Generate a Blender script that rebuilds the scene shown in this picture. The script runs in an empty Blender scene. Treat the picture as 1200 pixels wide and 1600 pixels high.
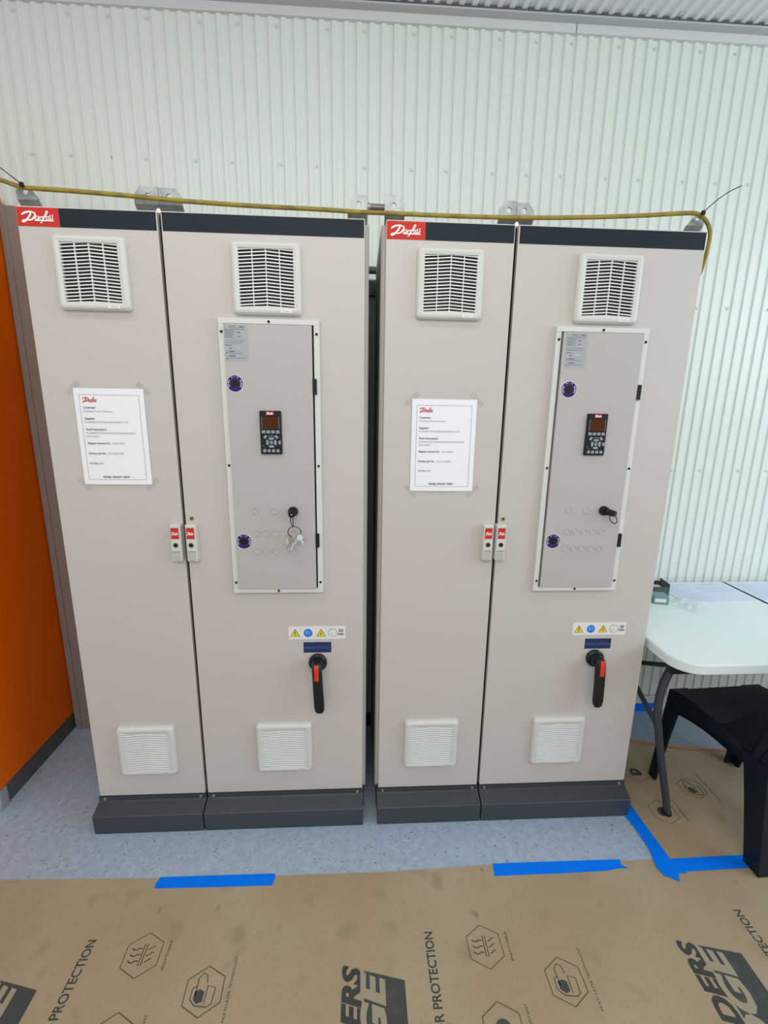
import bpy, bmesh, math, random
from mathutils import Vector, Matrix
random.seed(7)
sc = bpy.context.scene
C = sc.collection

# ------------------------------------------------------------------ camera
def cam_setup():
    yaw, pitch, roll = 0.05686, -0.22214, 0.015175
    cy, sy = math.cos(yaw), math.sin(yaw); cp, sp = math.cos(pitch), math.sin(pitch)
    cr, sr = math.cos(roll), math.sin(roll)
    f = Vector((sy*cp, cy*cp, sp)); r = Vector((cy, -sy, 0)); u = r.cross(f)
    r2 = cr*r + sr*u; u2 = -sr*r + cr*u
    m = Matrix(((r2.x, u2.x, -f.x, 0.97936), (r2.y, u2.y, -f.y, -1.52191), (r2.z, u2.z, -f.z, 1.57396), (0, 0, 0, 1)))
    cd = bpy.data.cameras.new('camera'); co = bpy.data.objects.new('camera', cd); C.objects.link(co)
    cd.sensor_fit = 'VERTICAL'; cd.sensor_height = 24.0; cd.lens = 719.487/1600*24.0
    cd.clip_start = 0.02; co.matrix_world = m
    sc.camera = co
cam_setup()
# ------------------------------------------------------------------ light
w = bpy.data.worlds.new('world'); sc.world = w; w.use_nodes = True
w.node_tree.nodes['Background'].inputs[0].default_value = (0.90, 0.95, 1.0, 1)
w.node_tree.nodes['Background'].inputs[1].default_value = 0.82
def area(name, loc, target, sx, sy, power, col):
    l = bpy.data.lights.new(name, 'AREA'); l.shape = 'RECTANGLE'; l.size = sx; l.size_y = sy
    l.energy = power; l.color = col
    o = bpy.data.objects.new(name, l); C.objects.link(o); o.location = loc
    o.rotation_euler = (Vector(target) - Vector(loc)).to_track_quat('-Z', 'Y').to_euler()
    return o
area('ceiling_light_near', (0.5, -0.75, 3.0), (0.5, -0.45, 0), 2.4, 0.25, 8.5, (0.97, 1.0, 0.92))
area('ceiling_light_far', (0.9, -2.6, 2.95), (0.9, -1.2, 0.8), 2.8, 0.6, 34, (1.0, 0.99, 0.93))
area('daylight_doorway', (4.9, -1.5, 2.35), (2.2, 0.3, 1.0), 2.2, 1.3, 44, (0.70, 0.88, 1.0))
vs = sc.view_settings
vs.view_transform = 'Standard'; vs.look = 'None'; vs.gamma = 1.0; vs.exposure = 0.12
vs.use_curve_mapping = False

# ------------------------------------------------------------------ materials
MATS = {}
def mat(name, col, rough=0.5, metal=0.0, noise=None, bump=0.0, bscale=200, spec=0.5, emit=None, trans=0.0, alpha=1.0):
    if name in MATS: return MATS[name]
    m = bpy.data.materials.new(name); m.use_nodes = True; MATS[name] = m
    nt = m.node_tree; b = nt.nodes['Principled BSDF']
    b.inputs['Base Color'].default_value = (*col, 1); b.inputs['Roughness'].default_value = rough
    b.inputs['Metallic'].default_value = metal; b.inputs['Specular IOR Level'].default_value = spec
    if trans: b.inputs['Transmission Weight'].default_value = trans
    if alpha < 1: b.inputs['Alpha'].default_value = alpha
    tc = nt.nodes.new('ShaderNodeTexCoord')
    if noise:
        col2, scale, lo, hi = noise
        n = nt.nodes.new('ShaderNodeTexNoise'); n.inputs['Scale'].default_value = scale; n.inputs['Detail'].default_value = 5
        rp = nt.nodes.new('ShaderNodeValToRGB'); rp.color_ramp.elements[0].position = lo; rp.color_ramp.elements[1].position = hi
        rp.color_ramp.elements[0].color = (*col, 1); rp.color_ramp.elements[1].color = (*col2, 1)
        nt.links.new(tc.outputs['Object'], n.inputs['Vector']); nt.links.new(n.outputs['Fac'], rp.inputs['Fac'])
        nt.links.new(rp.outputs['Color'], b.inputs['Base Color'])
    if bump:
        n = nt.nodes.new('ShaderNodeTexNoise'); n.inputs['Scale'].default_value = bscale; n.inputs['Detail'].default_value = 3
        bp = nt.nodes.new('ShaderNodeBump'); bp.inputs['Strength'].default_value = bump; bp.inputs['Distance'].default_value = 0.002
        nt.links.new(tc.outputs['Object'], n.inputs['Vector']); nt.links.new(n.outputs['Fac'], bp.inputs['Height'])
        nt.links.new(bp.outputs['Normal'], b.inputs['Normal'])
    return m
def ramp_layers(m, layers):
    """mix extra noise layers over the base colour: (scale, lo, hi, colour, stretch)"""
    nt = m.node_tree; b = nt.nodes['Principled BSDF']; tc = nt.nodes.new('ShaderNodeTexCoord')
    src = b.inputs['Base Color'].links[0].from_socket if b.inputs['Base Color'].links else None
    base = tuple(b.inputs['Base Color'].default_value)
    for scale, lo, hi, col, st in layers:
        mp = nt.nodes.new('ShaderNodeMapping'); mp.inputs['Scale'].default_value = st
        n = nt.nodes.new('ShaderNodeTexNoise'); n.inputs['Scale'].default_value = scale; n.inputs['Detail'].default_value = 2
        mr = nt.nodes.new('ShaderNodeMapRange'); mr.inputs['From Min'].default_value = lo; mr.inputs['From Max'].default_value = hi
        mx = nt.nodes.new('ShaderNodeMix'); mx.data_type = 'RGBA'
        nt.links.new(tc.outputs['Object'], mp.inputs['Vector']); nt.links.new(mp.outputs['Vector'], n.inputs['Vector'])
        nt.links.new(n.outputs['Fac'], mr.inputs['Value']); nt.links.new(mr.outputs['Result'], mx.inputs['Factor'])
        if src: nt.links.new(src, mx.inputs['A'])
        else: mx.inputs['A'].default_value = base
        mx.inputs['B'].default_value = (*col, 1); src = mx.outputs['Result']
    nt.links.new(src, b.inputs['Base Color'])
    return m
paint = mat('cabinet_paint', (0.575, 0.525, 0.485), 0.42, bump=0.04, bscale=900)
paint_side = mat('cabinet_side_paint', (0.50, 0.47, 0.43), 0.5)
hatchp = mat('hatch_paint', (0.49, 0.45, 0.425), 0.4, bump=0.04, bscale=900)
frame_white = mat('hatch_frame_white', (0.69, 0.685, 0.64), 0.4)
ventw = mat('vent_plastic', (0.66, 0.655, 0.605), 0.4)
slat = mat('vent_slat', (0.82, 0.82, 0.79), 0.4)
filt = mat('vent_filter', (0.055, 0.048, 0.04), 0.9)
black = mat('black_plastic', (0.008, 0.008, 0.009), 0.42, spec=0.3)
matt_black = mat('black_matt', (0.008, 0.008, 0.01), 0.8)
band = mat('slate_band', (0.012, 0.021, 0.030), 0.5, spec=0.2)
red = mat('logo_red', (0.60, 0.035, 0.025), 0.5, spec=0.2)
white = mat('white_ink', (0.9, 0.9, 0.88), 0.5)
galv = mat('galvanised_steel', (0.30, 0.32, 0.32), 0.42, 0.6, noise=((0.42, 0.44, 0.43), 35, 0.35, 0.65))
zinc = mat('zinc_screw', (0.6, 0.6, 0.6), 0.3, 0.8)
plinthm = mat('plinth_grey', (0.042, 0.049, 0.058), 0.42, bump=0.05, bscale=700)
paperm = mat('notice_paper', (0.91, 0.89, 0.93), 0.6)
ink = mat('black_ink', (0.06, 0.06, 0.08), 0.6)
greyink = mat('grey_ink', (0.22, 0.22, 0.26), 0.6)
redink = mat('red_ink', (0.62, 0.03, 0.08), 0.6)
wallm = mat('wall_sheet_white', (0.745, 0.785, 0.725), 0.36, bump=0.03, bscale=60)
ceilm = mat('ceiling_sheet', (0.80, 0.83, 0.86), 0.42)
trimm = mat('cornice_white', (0.66, 0.68, 0.67), 0.4)
trimg = mat('cornice_shaded', (0.50, 0.52, 0.53), 0.45)  # greyer copy of the cornice white, shade of the downward face in the colour
orangep = mat('orange_paint', (0.80, 0.130, 0.0), 0.5, bump=0.05, bscale=500, spec=0.1)
blue_tape = mat('blue_tape', (0.0, 0.175, 0.86), 0.6, noise=((0.0, 0.19, 0.92), 30, 0.3, 0.7), bump=0.15, bscale=90, spec=0.1)
navy = mat('navy_disc', (0.025, 0.010, 0.125), 0.45, spec=0.2)
label_grey = mat('rating_label', (0.39, 0.41, 0.42), 0.4)
label_ink = mat('rating_ink', (0.12, 0.13, 0.15), 0.5)
label_light = mat('rating_light', (0.48, 0.50, 0.53), 0.4)
lcd = mat('lcd_brown', (0.085, 0.022, 0.006), 0.4, spec=0.1)
keyb = mat('key_button_grey', (0.30, 0.33, 0.36), 0.5)
padm = mat('keypad_black', (0.011, 0.013, 0.016), 0.45, spec=0.25)
redplastic = mat('red_plastic', (0.68, 0.045, 0.015), 0.35)
rotm = mat('rotary_black', (0.007, 0.010, 0.013), 0.38, spec=0.4)
labelw = mat('warning_white', (0.80, 0.76, 0.74), 0.5)
yellow = mat('warning_yellow', (0.80, 0.66, 0.0), 0.5)
blue = mat('sign_blue', (0.01, 0.17, 0.72), 0.5)
plateb = mat('name_plate_navy', (0.018, 0.036, 0.12), 0.45, spec=0.25)
plateink = mat('name_plate_text', (0.10, 0.13, 0.22), 0.5)
brass = mat('green_brass', (0.22, 0.24, 0.03), 0.4, 0.4)
cordm = mat('cord_yellow', (0.34, 0.245, 0.03), 0.5, noise=((0.19, 0.12, 0.03), 25, 0.45, 0.7))
steel = mat('key_steel', (0.62, 0.64, 0.66), 0.25, 0.9)
tagm = mat('clear_tag', (0.60, 0.66, 0.68), 0.2, alpha=0.55)
tabletop = mat('table_white', (0.76, 0.83, 0.82), 0.4, bump=0.03, bscale=300)
tleg = mat('table_leg_grey', (0.055, 0.065, 0.075), 0.4, 0.3)
resin = mat('chair_resin', (0.004, 0.010, 0.018), 0.42, spec=0.3)
docp = mat('document_paper', (0.66, 0.72, 0.86), 0.5)
docb = mat('document_print', (0.42, 0.50, 0.72), 0.6)
docw = mat('document_margin', (0.78, 0.83, 0.90), 0.5)
teal = mat('box_teal', (0.16, 0.30, 0.31), 0.5)
clear = mat('clear_plastic', (0.85, 0.92, 0.94), 0.15, alpha=0.45)
duct = mat('wall_duct_grey', (0.26, 0.22, 0.20), 0.6)
darkmetal = mat('dark_green_metal', (0.07, 0.085, 0.08), 0.45)
lit_edge = mat('lit_paper_edge', (0.55, 0.18, 0.02), 0.5)  # colour of the paper edge where it catches light
kraft = mat('kraft_paper', (0.365, 0.268, 0.165), 0.8, bump=0.25, bscale=14)
ramp_layers(kraft, [(2.2, 0.42, 0.68, (0.40, 0.315, 0.21), (1, 1, 1)), (9, 0.60, 0.74, (0.315, 0.235, 0.145), (1, 1, 1)),
                    (16, 0.705, 0.80, (0.17, 0.13, 0.085), (1, 0.7, 1)), (120, 0.62, 0.8, (0.26, 0.20, 0.13), (1, 1, 1))])
kraftink = mat('kraft_ink', (0.045, 0.045, 0.040), 0.8)
kraftline = mat('kraft_ink_line', (0.095, 0.07, 0.045), 0.8)
kraftbox = mat('kraft_ink_block', (0.052, 0.055, 0.053), 0.8, noise=((0.085, 0.085, 0.075), 18, 0.5, 0.75))
kraftlight = mat('kraft_knockout', (0.34, 0.285, 0.20), 0.8)
vinyl = mat('vinyl_floor', (0.335, 0.41, 0.505), 0.5)
ramp_layers(vinyl, [(38, 0.40, 0.66, (0.395, 0.475, 0.575), (1, 1, 1)), (85, 0.655, 0.69, (0.15, 0.18, 0.21), (1, 1, 1)),
                    (110, 0.675, 0.70, (0.60, 0.65, 0.68), (1, 1, 1)), (240, 0.62, 0.68, (0.22, 0.26, 0.30), (1, 1, 1))])

# ------------------------------------------------------------------ text glyph cache
TXT = {}
def text_mesh(s, bold=0.0, shear=0.0, spacing=1.0):
    k = (s, bold, shear, spacing)
    if k in TXT: return TXT[k]
    cu = bpy.data.curves.new('t', 'FONT'); cu.body = s; cu.size = 1.0; cu.offset = bold; cu.shear = shear
    cu.space_character = spacing; cu.resolution_u = 3
    o = bpy.data.objects.new('t', cu); C.objects.link(o)
    dg = bpy.context.evaluated_depsgraph_get(); me = bpy.data.meshes.new_from_object(o.evaluated_get(dg))
    vs_ = [v.co.copy() for v in me.vertices]; fs = [tuple(p.vertices) for p in me.polygons]
    bpy.data.objects.remove(o); bpy.data.curves.remove(cu); bpy.data.meshes.remove(me)
    TXT[k] = (vs_, fs); return TXT[k]

# ------------------------------------------------------------------ mesh builder
class MB:
    def __init__(s): s.v = []; s.f = []; s.m = []; s.sm = []; s.mats = []
    def mi(s, m):
        if m not in s.mats: s.mats.append(m)
        return s.mats.index(m)
    def add(s, vs_, fs, m, smooth=False):
        o = len(s.v); s.v += [Vector(a) for a in vs_]; k = s.mi(m)
        for f in fs: s.f.append(tuple(i + o for i in f)); s.m.append(k); s.sm.append(smooth)
    def box(s, x0, x1, y0, y1, z0, z1, m, bev=0.0, mtx=None):
        bm = bmesh.new(); bmesh.ops.create_cube(bm, size=1)
        for v in bm.verts: v.co = Vector(((x0+x1)/2 + v.co.x*(x1-x0), (y0+y1)/2 + v.co.y*(y1-y0), (z0+z1)/2 + v.co.z*(z1-z0)))
        if bev: bmesh.ops.bevel(bm, geom=bm.edges[:], offset=bev, segments=2, affect='EDGES', profile=0.6)
        if mtx is not None: bmesh.ops.transform(bm, matrix=mtx, verts=bm.verts)
        s.bm(bm, m)
    def bm(s, bm, m, smooth=False):
        bm.verts.index_update()
        s.add([v.co.copy() for v in bm.verts], [tuple(v.index for v in f.verts) for f in bm.faces], m, smooth); bm.free()
    def prism(s, poly, axis, a, b, m):
        """extrude a 2-D polygon (in the other two axes) from a to b along axis"""
        def p3(q, t): return {'x': (t, q[0], q[1]), 'y': (q[0], t, q[1]), 'z': (q[0], q[1], t)}[axis]
        n = len(poly); vs_ = [p3(q, a) for q in poly] + [p3(q, b) for q in poly]
        fs = [tuple(range(n)), tuple(range(2*n-1, n-1, -1))] + [(i, n+i, n+(i+1) % n, (i+1) % n) for i in range(n)]
        s.add(vs_, fs, m)
    def cyl(s, c, ax, r0, h, m, n=24, r1=None, smooth=True):
        """frustum from c along ax, length h"""
        ax = Vector(ax).normalized(); r1 = r0 if r1 is None else r1
        u = ax.orthogonal().normalized(); v = ax.cross(u); c = Vector(c); d = c + ax*h
        A = [c + (u*math.cos(t)+v*math.sin(t))*r0 for t in [2*math.pi*i/n for i in range(n)]]
        B = [d + (u*math.cos(t)+v*math.sin(t))*r1 for t in [2*math.pi*i/n for i in range(n)]]
        s.add(A+B, [(i, (i+1) % n, n+(i+1) % n, n+i) for i in range(n)], m, smooth)
        s.add(A, [tuple(reversed(range(n)))], m); s.add(B, [tuple(range(n))], m)
    def tube(s, pts, r, m, n=10, closed=False, flat=None):
        pts = [Vector(p) for p in pts]; N = len(pts); rings = []; up = None
        for i, p in enumerate(pts):
            a = pts[(i-1) % N] if (i > 0 or closed) else p; b = pts[(i+1) % N] if (i < N-1 or closed) else p
            t = (b-a).normalized()
            if up is None: up = t.orthogonal().normalized() if flat is None else Vector(flat)
            up = (up - t*up.dot(t)).normalized(); sd = t.cross(up)
            rr = r[i] if isinstance(r, list) else r
            ra, rb = rr if isinstance(rr, (list, tuple)) else (rr, rr)
            rings.append([p + up*math.cos(q)*ra + sd*math.sin(q)*rb for q in [2*math.pi*j/n for j in range(n)]])
        vs_ = [v for g in rings for v in g]; fs = []
        for i in range(N if closed else N-1):
            k = (i+1) % N
            for j in range(n): fs.append((i*n+j, i*n+(j+1) % n, k*n+(j+1) % n, k*n+j))
        s.add(vs_, fs, m, True)
        if not closed: s.add(rings[0], [tuple(reversed(range(n)))], m); s.add(rings[-1], [tuple(range(n))], m)
    def loft(s, rings, m, cap0=False, cap1=False, smooth=False):
        n = len(rings[0]); vs_ = [v for g in rings for v in g]; fs = []
        for i in range(len(rings)-1):
            for j in range(n): fs.append((i*n+j, i*n+(j+1) % n, (i+1)*n+(j+1) % n, (i+1)*n+j))
        s.add(vs_, fs, m, smooth)
        if cap0: s.add(rings[0], [tuple(reversed(range(n)))], m)
        if cap1: s.add(rings[-1], [tuple(range(n))], m)
    def text(s, txt, org, ux, uy, size, m, bold=0.0, shear=0.0, spacing=1.0, width=None, center=False, lift=0.0):
        """flat lettering from org, reading along ux, tops along uy"""
        vs_, fs = text_mesh(txt, bold, shear, spacing)
        ux = Vector(ux); uy = Vector(uy); nn = ux.cross(uy)
        x0 = min(v.x for v in vs_); x1 = max(v.x for v in vs_)
        kx = size if width is None else width/(x1-x0)
        off = x0 if not center else (x0+x1)/2
        s.add([Vector(org) + ux*((v.x-off)*kx) + uy*(v.y*size) + nn*lift for v in vs_], fs, m)
    def stroke(s, pts, wd, m, M):
        """flat ribbon along 2-D points; M maps (x, y) to 3-D; wd a width or a list"""
        n = len(pts); L = []; Rr = []
        for i in range(n):
            a = Vector(pts[max(0, i-1)]); b = Vector(pts[min(n-1, i+1)]); t = (b-a).normalized(); q = Vector((-t.y, t.x))
            ww = wd[i] if isinstance(wd, (list, tuple)) else wd
            L.append(M(*(Vector(pts[i]) + q*ww/2))); Rr.append(M(*(Vector(pts[i]) - q*ww/2)))
        s.add(L+Rr, [(i, n+i, n+i+1, i+1) for i in range(n-1)], m)
    def poly(s, pts, m): s.add(pts, [tuple(range(len(pts)))], m)
    def build(s, name, parent=None, loc=None, mtx=None):
        me = bpy.data.meshes.new(name); me.from_pydata([tuple(v) for v in s.v], [], s.f)
        for m in s.mats: me.materials.append(m)
        for p, k, q in zip(me.polygons, s.m, s.sm): p.material_index = k; p.use_smooth = q
        me.update(); o = bpy.data.objects.new(name, me); C.objects.link(o)
        if parent: o.parent = parent
        if loc is not None: o.location = loc
        if mtx is not None: o.matrix_local = mtx
        return o
def tag(o, label=None, cat=None, group=None, kind=None):
    if label: o['label'] = label
    if cat: o['category'] = cat
    if group: o['group'] = group
    if kind: o['kind'] = kind
    return o
def empty(name, loc, rz=0): 
    o = bpy.data.objects.new(name, None); C.objects.link(o); o.location = loc; o.rotation_euler = (0, 0, rz)
    o.empty_display_size = 0.1
    return o
def rrect(x0, x1, z0, z1, r, y, n=5):
    """rounded rectangle ring in the plane Y = y"""
    P = []
    for cx, cz, a0 in ((x1-r, z1-r, 0), (x0+r, z1-r, 90), (x0+r, z0+r, 180), (x1-r, z0+r, 270)):
        for i in range(n+1):
            a = math.radians(a0 + 90*i/n); P.append((cx + r*math.cos(a), y, cz + r*math.sin(a)))
    return P
def smooth_path(pts, k=6):
    """Catmull-Rom through the points"""
    pts = [Vector(p) for p in pts]; out = []
    for i in range(len(pts)-1):
        p0 = pts[max(0, i-1)]; p1 = pts[i]; p2 = pts[i+1]; p3 = pts[min(len(pts)-1, i+2)]
        for j in range(k):
            t = j/k
            out.append(0.5*((2*p1) + (p2-p0)*t + (2*p0-5*p1+4*p2-p3)*t*t + (-p0+3*p1-3*p2+p3)*t**3))
    out.append(pts[-1]); return out

# ------------------------------------------------------------------ the room
XL, XR = -3.4, 5.6
PITCH = 0.04784; WY = 0.606; PROUD = 0.0065; X0 = 2.4955
def profile_x(x0, x1):
    """corrugation: (x, raised?) corner points"""
    P = []; k = math.floor((x0 - X0)/PITCH)
    while True:
        b = X0 + k*PITCH
        if b > x1: break
        P += [(b, 0), (b+0.0045, 1), (b+0.0205, 1), (b+0.025, 0)]
        k += 1
    return P
mb = MB(); mb.box(XL, XR, -4.5, 0.66, -0.08, 0.0, vinyl)
for yy in (0.001,):
    mb.box(XL, -0.01, yy-0.0012, yy+0.0012, 0, 0.0006, mat('vinyl_seam', (0.42, 0.46, 0.48), 0.6))
tag(mb.build('floor'), kind='structure')
mb = MB(); P = profile_x(XL, XR); n = len(P)
a = [(x, WY - PROUD*h, 0.085) for x, h in P]; b = [(x, WY - PROUD*h, 3.045) for x, h in P]
mb.add(a+b, [(i, i+1, n+i+1, n+i) for i in range(n-1)], wallm)
mb.box(XL, XR, WY+0.004, WY+0.05, 0, 3.1, wallm)
# lapped sheet edges: dark slivers painted in for the shade in the gaps
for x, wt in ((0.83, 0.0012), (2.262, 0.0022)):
    mb.prism([(x-wt, 0.09), (x+wt, 0.09), (x+wt, 3.03), (x-wt, 3.03)], 'y', WY-0.0012, WY+0.001, matt_black if wt > .002 else greyink)
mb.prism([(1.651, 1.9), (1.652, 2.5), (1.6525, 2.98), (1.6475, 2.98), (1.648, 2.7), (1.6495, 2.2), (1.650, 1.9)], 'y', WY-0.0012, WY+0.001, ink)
wall = tag(mb.build('wall_back'), kind='structure')
scr = MB(); scr.cyl((0, 0, 0), (0, -1, 0), 0.0075, 0.002, wallm, 12); scr.cyl((0, -0.002, 0), (0, -1, 0), 0.0055, 0.004, trimm, 6, smooth=False)
hole = MB(); hole.cyl((0, 0, 0), (0, -1, 0), 0.0075, 0.002, matt_black, 12)
scr0 = None
row1 = [-0.31, -0.13, 0.151, 0.351, 0.493, 0.689, 0.832, 0.981, 1.17, 1.314, 1.515, 1.653, 1.808, 1.996, 2.142, 2.331, 2.469, 2.605]
row0 = [-0.268, -0.097, 0.044, 0.183, 0.364, 0.506, 0.686, 0.844, 0.989, 1.174, 1.317, 1.512, 1.655, 1.796, 1.996, 2.142, 2.331, 2.469, 2.62]
rows = [(x, 2.52) for x in row1] + [(x, 2.978) for x in row0] + [(x, 2.03) for x in (2.472, 2.618, 2.808)] + [(x, 1.303) for x in (2.481, 2.622, 2.812, 2.958)] + [(x, 0.40) for x in (2.47, 2.62, 2.81, 2.96)]
for x, z in rows:
    xs = X0 + round((x - X0 - 0.036)/PITCH)*PITCH + 0.0364
    if scr0 is None: o = scr0 = scr.build('screw', wall)
    else: o = scr0.copy(); C.objects.link(o)
    o.location = (xs, WY, z)
o = hole.build('screw_hole', wall); o.location = (0.014, WY, 2.518); o['label'] = 'black empty screw hole'
mb = MB(); mb.box(XL, XR, 0.588, 0.60, 0.0, 0.088, mat('skirting_white', (0.62, 0.62, 0.66), 0.5), 0.002)
tag(mb.build('baseboard_back'), kind='structure')
mb = MB()
mb.box(XL, XR, 0.590, 0.612, 3.005, 3.039, trimm)
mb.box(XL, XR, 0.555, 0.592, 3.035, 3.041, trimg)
mb.box(1.818, 1.8205, 0.5885, 0.5905, 3.005, 3.035, greyink)
tag(mb.build('trim_1'), kind='structure')
mb = MB()
P = profile_x(XL, XR); n = len(P)
a = [(x, 0.556, 3.053 - PROUD*h) for x, h in P]; b = [(x, -4.5, 3.053 - PROUD*h) for x, h in P]
mb.add(a+b, [(i, n+i, n+i+1, i+1) for i in range(n-1)], ceilm)
mb.box(XL, XR, -4.5, 0.66, 3.057, 3.12, ceilm)
ceil = tag(mb.build('ceiling'), kind='structure')
s2 = MB(); s2.cyl((0, 0, 0), (0, 0, -1), 0.0075, 0.002, ceilm, 12); s2.cyl((0, 0, -0.002), (0, 0, -1), 0.0055, 0.004, trimm, 6)
first = None
for i in range(9):
    x = X0 + round((1.58 + i*0.145 - X0)/PITCH)*PITCH + 0.0364
    if first is None: o = first = s2.build('screw', ceil)
    else: o = first.copy(); C.objects.link(o)
    o.location = (x, 0.535, 3.053)

# ------------------------------------------------------------------ orange cabinet and duct on the left
root = empty('orange_cabinet', (-0.85, 0.33, 0))
tag(root, 'tall orange metal cabinet with a dark plinth standing at the left edge', 'cabinet')
mb = MB(); mb.box(-0.43, 0.43, -0.26, 0.255, 0.085, 2.355, orangep, 0.008); mb.build('body', root)
mb = MB(); mb.box(-0.425, 0.425, -0.235, 0.25, 0.0, 0.085, mat('orange_plinth', (0.085, 0.085, 0.075), 0.6), 0.002); mb.build('plinth', root)
mb = MB(); mb.box(0.30, 0.431, -0.262, -0.222, 0.0, 0.083, mat('plinth_corner', (0.30, 0.31, 0.35), 0.5), 0.003); o = mb.build('plinth_corner', root); o['label'] = 'light grey plinth corner piece'
mb = MB(); mb.box(-0.415, -0.012, 0.545, 0.586, 0.0, 2.315, duct, 0.003)
mb.box(-0.40, -0.385, 0.540, 0.546, 0.0, 2.315, duct)
tag(mb.build('cable_duct'), 'tall brown-grey duct on the wall between the orange cabinet and the left drive cabinet', 'duct')
# metalwork in the gap
mb = MB(); mb.box(0.99, 1.066, 0.520, 0.535, 0.0, 2.085, mat('gap_panel', (0.30, 0.35, 0.33), 0.5), 0.002)
mb.box(1.0125, 1.0445, 0.500, 0.519, 2.02, 2.075, darkmetal, 0.002)
mb.box(1.012, 1.045, 0.519, 0.521, 0.0, 0.075, matt_black)
tag(mb.build('filler_panel'), 'dark grey filler panel standing deep in the gap between the two drive cabinets', 'panel')
mb = MB(); mb.cyl((1.0105, 0.505, 2.115), (1, 0, 0), 0.014, 0.037, darkmetal, 14)
tag(mb.build('spacer_rod'), 'dark rod bridging the gap above the filler panel', 'rod')

# ------------------------------------------------------------------ logo script
LOGO = [
    ([(0.00, 0.62), (0.05, 0.74), (0.14, 0.85), (0.26, 0.92), (0.35, 0.90), (0.36, 0.86)], [.03, .05, .05, .04, .03, .02]),
    ([(0.30, 0.90), (0.27, 0.66), (0.20, 0.38), (0.11, 0.14), (0.04, 0.02), (0.00, 0.06), (0.03, 0.16), (0.14, 0.20), (0.26, 0.20), (0.36, 0.36), (0.42, 0.60), (0.42, 0.78), (0.35, 0.88)], [.04, .05, .05, .05, .04, .03, .03, .03, .04, .05, .05, .04, .03]),
    ([(0.53, 0.52), (0.47, 0.54), (0.43, 0.42), (0.43, 0.28), (0.47, 0.26), (0.52, 0.40), (0.54, 0.52), (0.52, 0.32), (0.55, 0.28)], .022),
    ([(0.57, 0.50), (0.56, 0.28), (0.58, 0.42), (0.63, 0.52), (0.65, 0.46), (0.64, 0.28)], .022),
    ([(0.56, -0.06), (0.63, 0.10), (0.70, 0.44), (0.77, 0.86), (0.81, 1.00), (0.83, 0.92), (0.78, 0.66), (0.71, 0.46)], .026),
    ([(0.66, 0.50), (0.78, 0.50)], .018),
    ([(0.80, 0.52), (0.76, 0.42), (0.77, 0.28), (0.82, 0.30), (0.84, 0.44), (0.81, 0.52), (0.87, 0.50)], .021),
    ([(0.91, 0.66), (0.88, 0.54), (0.91, 0.40), (0.88, 0.28), (0.84, 0.30)], .022),
    ([(0.99, 0.70), (0.96, 0.56), (0.98, 0.40), (0.95, 0.28), (0.91, 0.30)], .022),
    ([(0.40, 0.17), (1.00, 0.17)], .032)]
def logo(mb, x, y, z, wd, ht, m, bold=1.0):
    """script logo in the plane Y = y, box lower-left (x, z)"""
    LIFT = [0.0]
    for pts, ww in LOGO:
        q = [(p[0]*wd, p[1]*ht) for p in pts]
        q = [(v.x, v.y) for v in smooth_path([(a_, b_, 0) for a_, b_ in q], 4)]
        if isinstance(ww, (list, tuple)):
            W = []
            for i in range(len(ww)-1): W += [ww[i] + (ww[i+1]-ww[i])*j/4 for j in range(4)]
            W.append(ww[-1]); W = [v*wd*bold for v in W]
        else: W = ww*wd*bold
        def lifted(a_, b_):
            LIFT[0] += 2.5e-6; return Vector((x+a_, y-LIFT[0], z+b_))
        mb.stroke(q, W, m, lifted)
def ftext(mb, s_, x, y, z, size, m, **k): mb.text(s_, (x, y, z), (1, 0, 0), (0, 0, 1), size, m, **k)

# ------------------------------------------------------------------ cabinet parts
ZB, ZT = 0.121, 2.12
def vent_mesh(w_, h_, lower):
    """louvred filter vent, centred at the origin on the plane Y = 0, facing -Y"""
    mb = MB(); a = w_/2; c = h_/2; gi = 0.0805; gt = 0.081; gb = -0.0805
    rings = [rrect(-a, a, -c, c, .012, 0.0), rrect(-a, a, -c, c, .012, -.006), rrect(-a+.0012, a-.0012, -c+.0012, c-.0012, .012, -.012),
             rrect(-a+.006, a-.006, -c+.006, c-.006, .010, -.0175), rrect(-a+.012, a-.012, -c+.012, c-.012, .007, -.019),
             rrect(-gi, gi, gb, gt, .002, -.017), rrect(-gi, gi, gb, gt, .002, -.003)]
    mb.loft(rings, ventw)
    mb.box(-gi, gi, -.0042, -.003, gb, gt, filt)
    fr = mb
    g = MB(); N = 17; p = (gt-gb)/N; rise = .0062
    for k in range(-1, N+1):
        z = gb + p*(k+0.35)
        for s_ in (-1, 1):
            # blade outline in section: slopes outward and down
            def P_(x, y, dz):
                zz = z + dz + rise*(1-abs(x)/gi)
                return (x, y, min(max(zz, gb+.0003), gt-.0003))
            x0, x1 = (s_*gi, 0.0)
            if z + rise < gb or z > gt: continue
            sec = [(-.0165, 0.0), (-.0165, .0032), (-.0100, .0054), (-.0095, .0030)]
            A = [P_(x0, y, dz) for y, dz in sec]; B = [P_(x1, y, dz) for y, dz in sec]
            g.add(A+B, [(i, (i+1) % 4, 4+(i+1) % 4, 4+i) for i in range(4)], slat)
    for x in ((-.04, 0, .04) if not lower else ()):
        g.box(x-.0011, x+.0011, -.0155, -.009, gb, gt, slat)
    bt = MB(); x = .040 if not lower else .048
    bt.box(x, x+.033, -.0196, -.0186, -c+.006, -c+.0155, white if not lower else ventw)
    ftext(bt, 'TAROX', x+.003, -.0199, -c+.008, .0075, greyink, width=.027)
    return fr, g, bt
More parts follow.
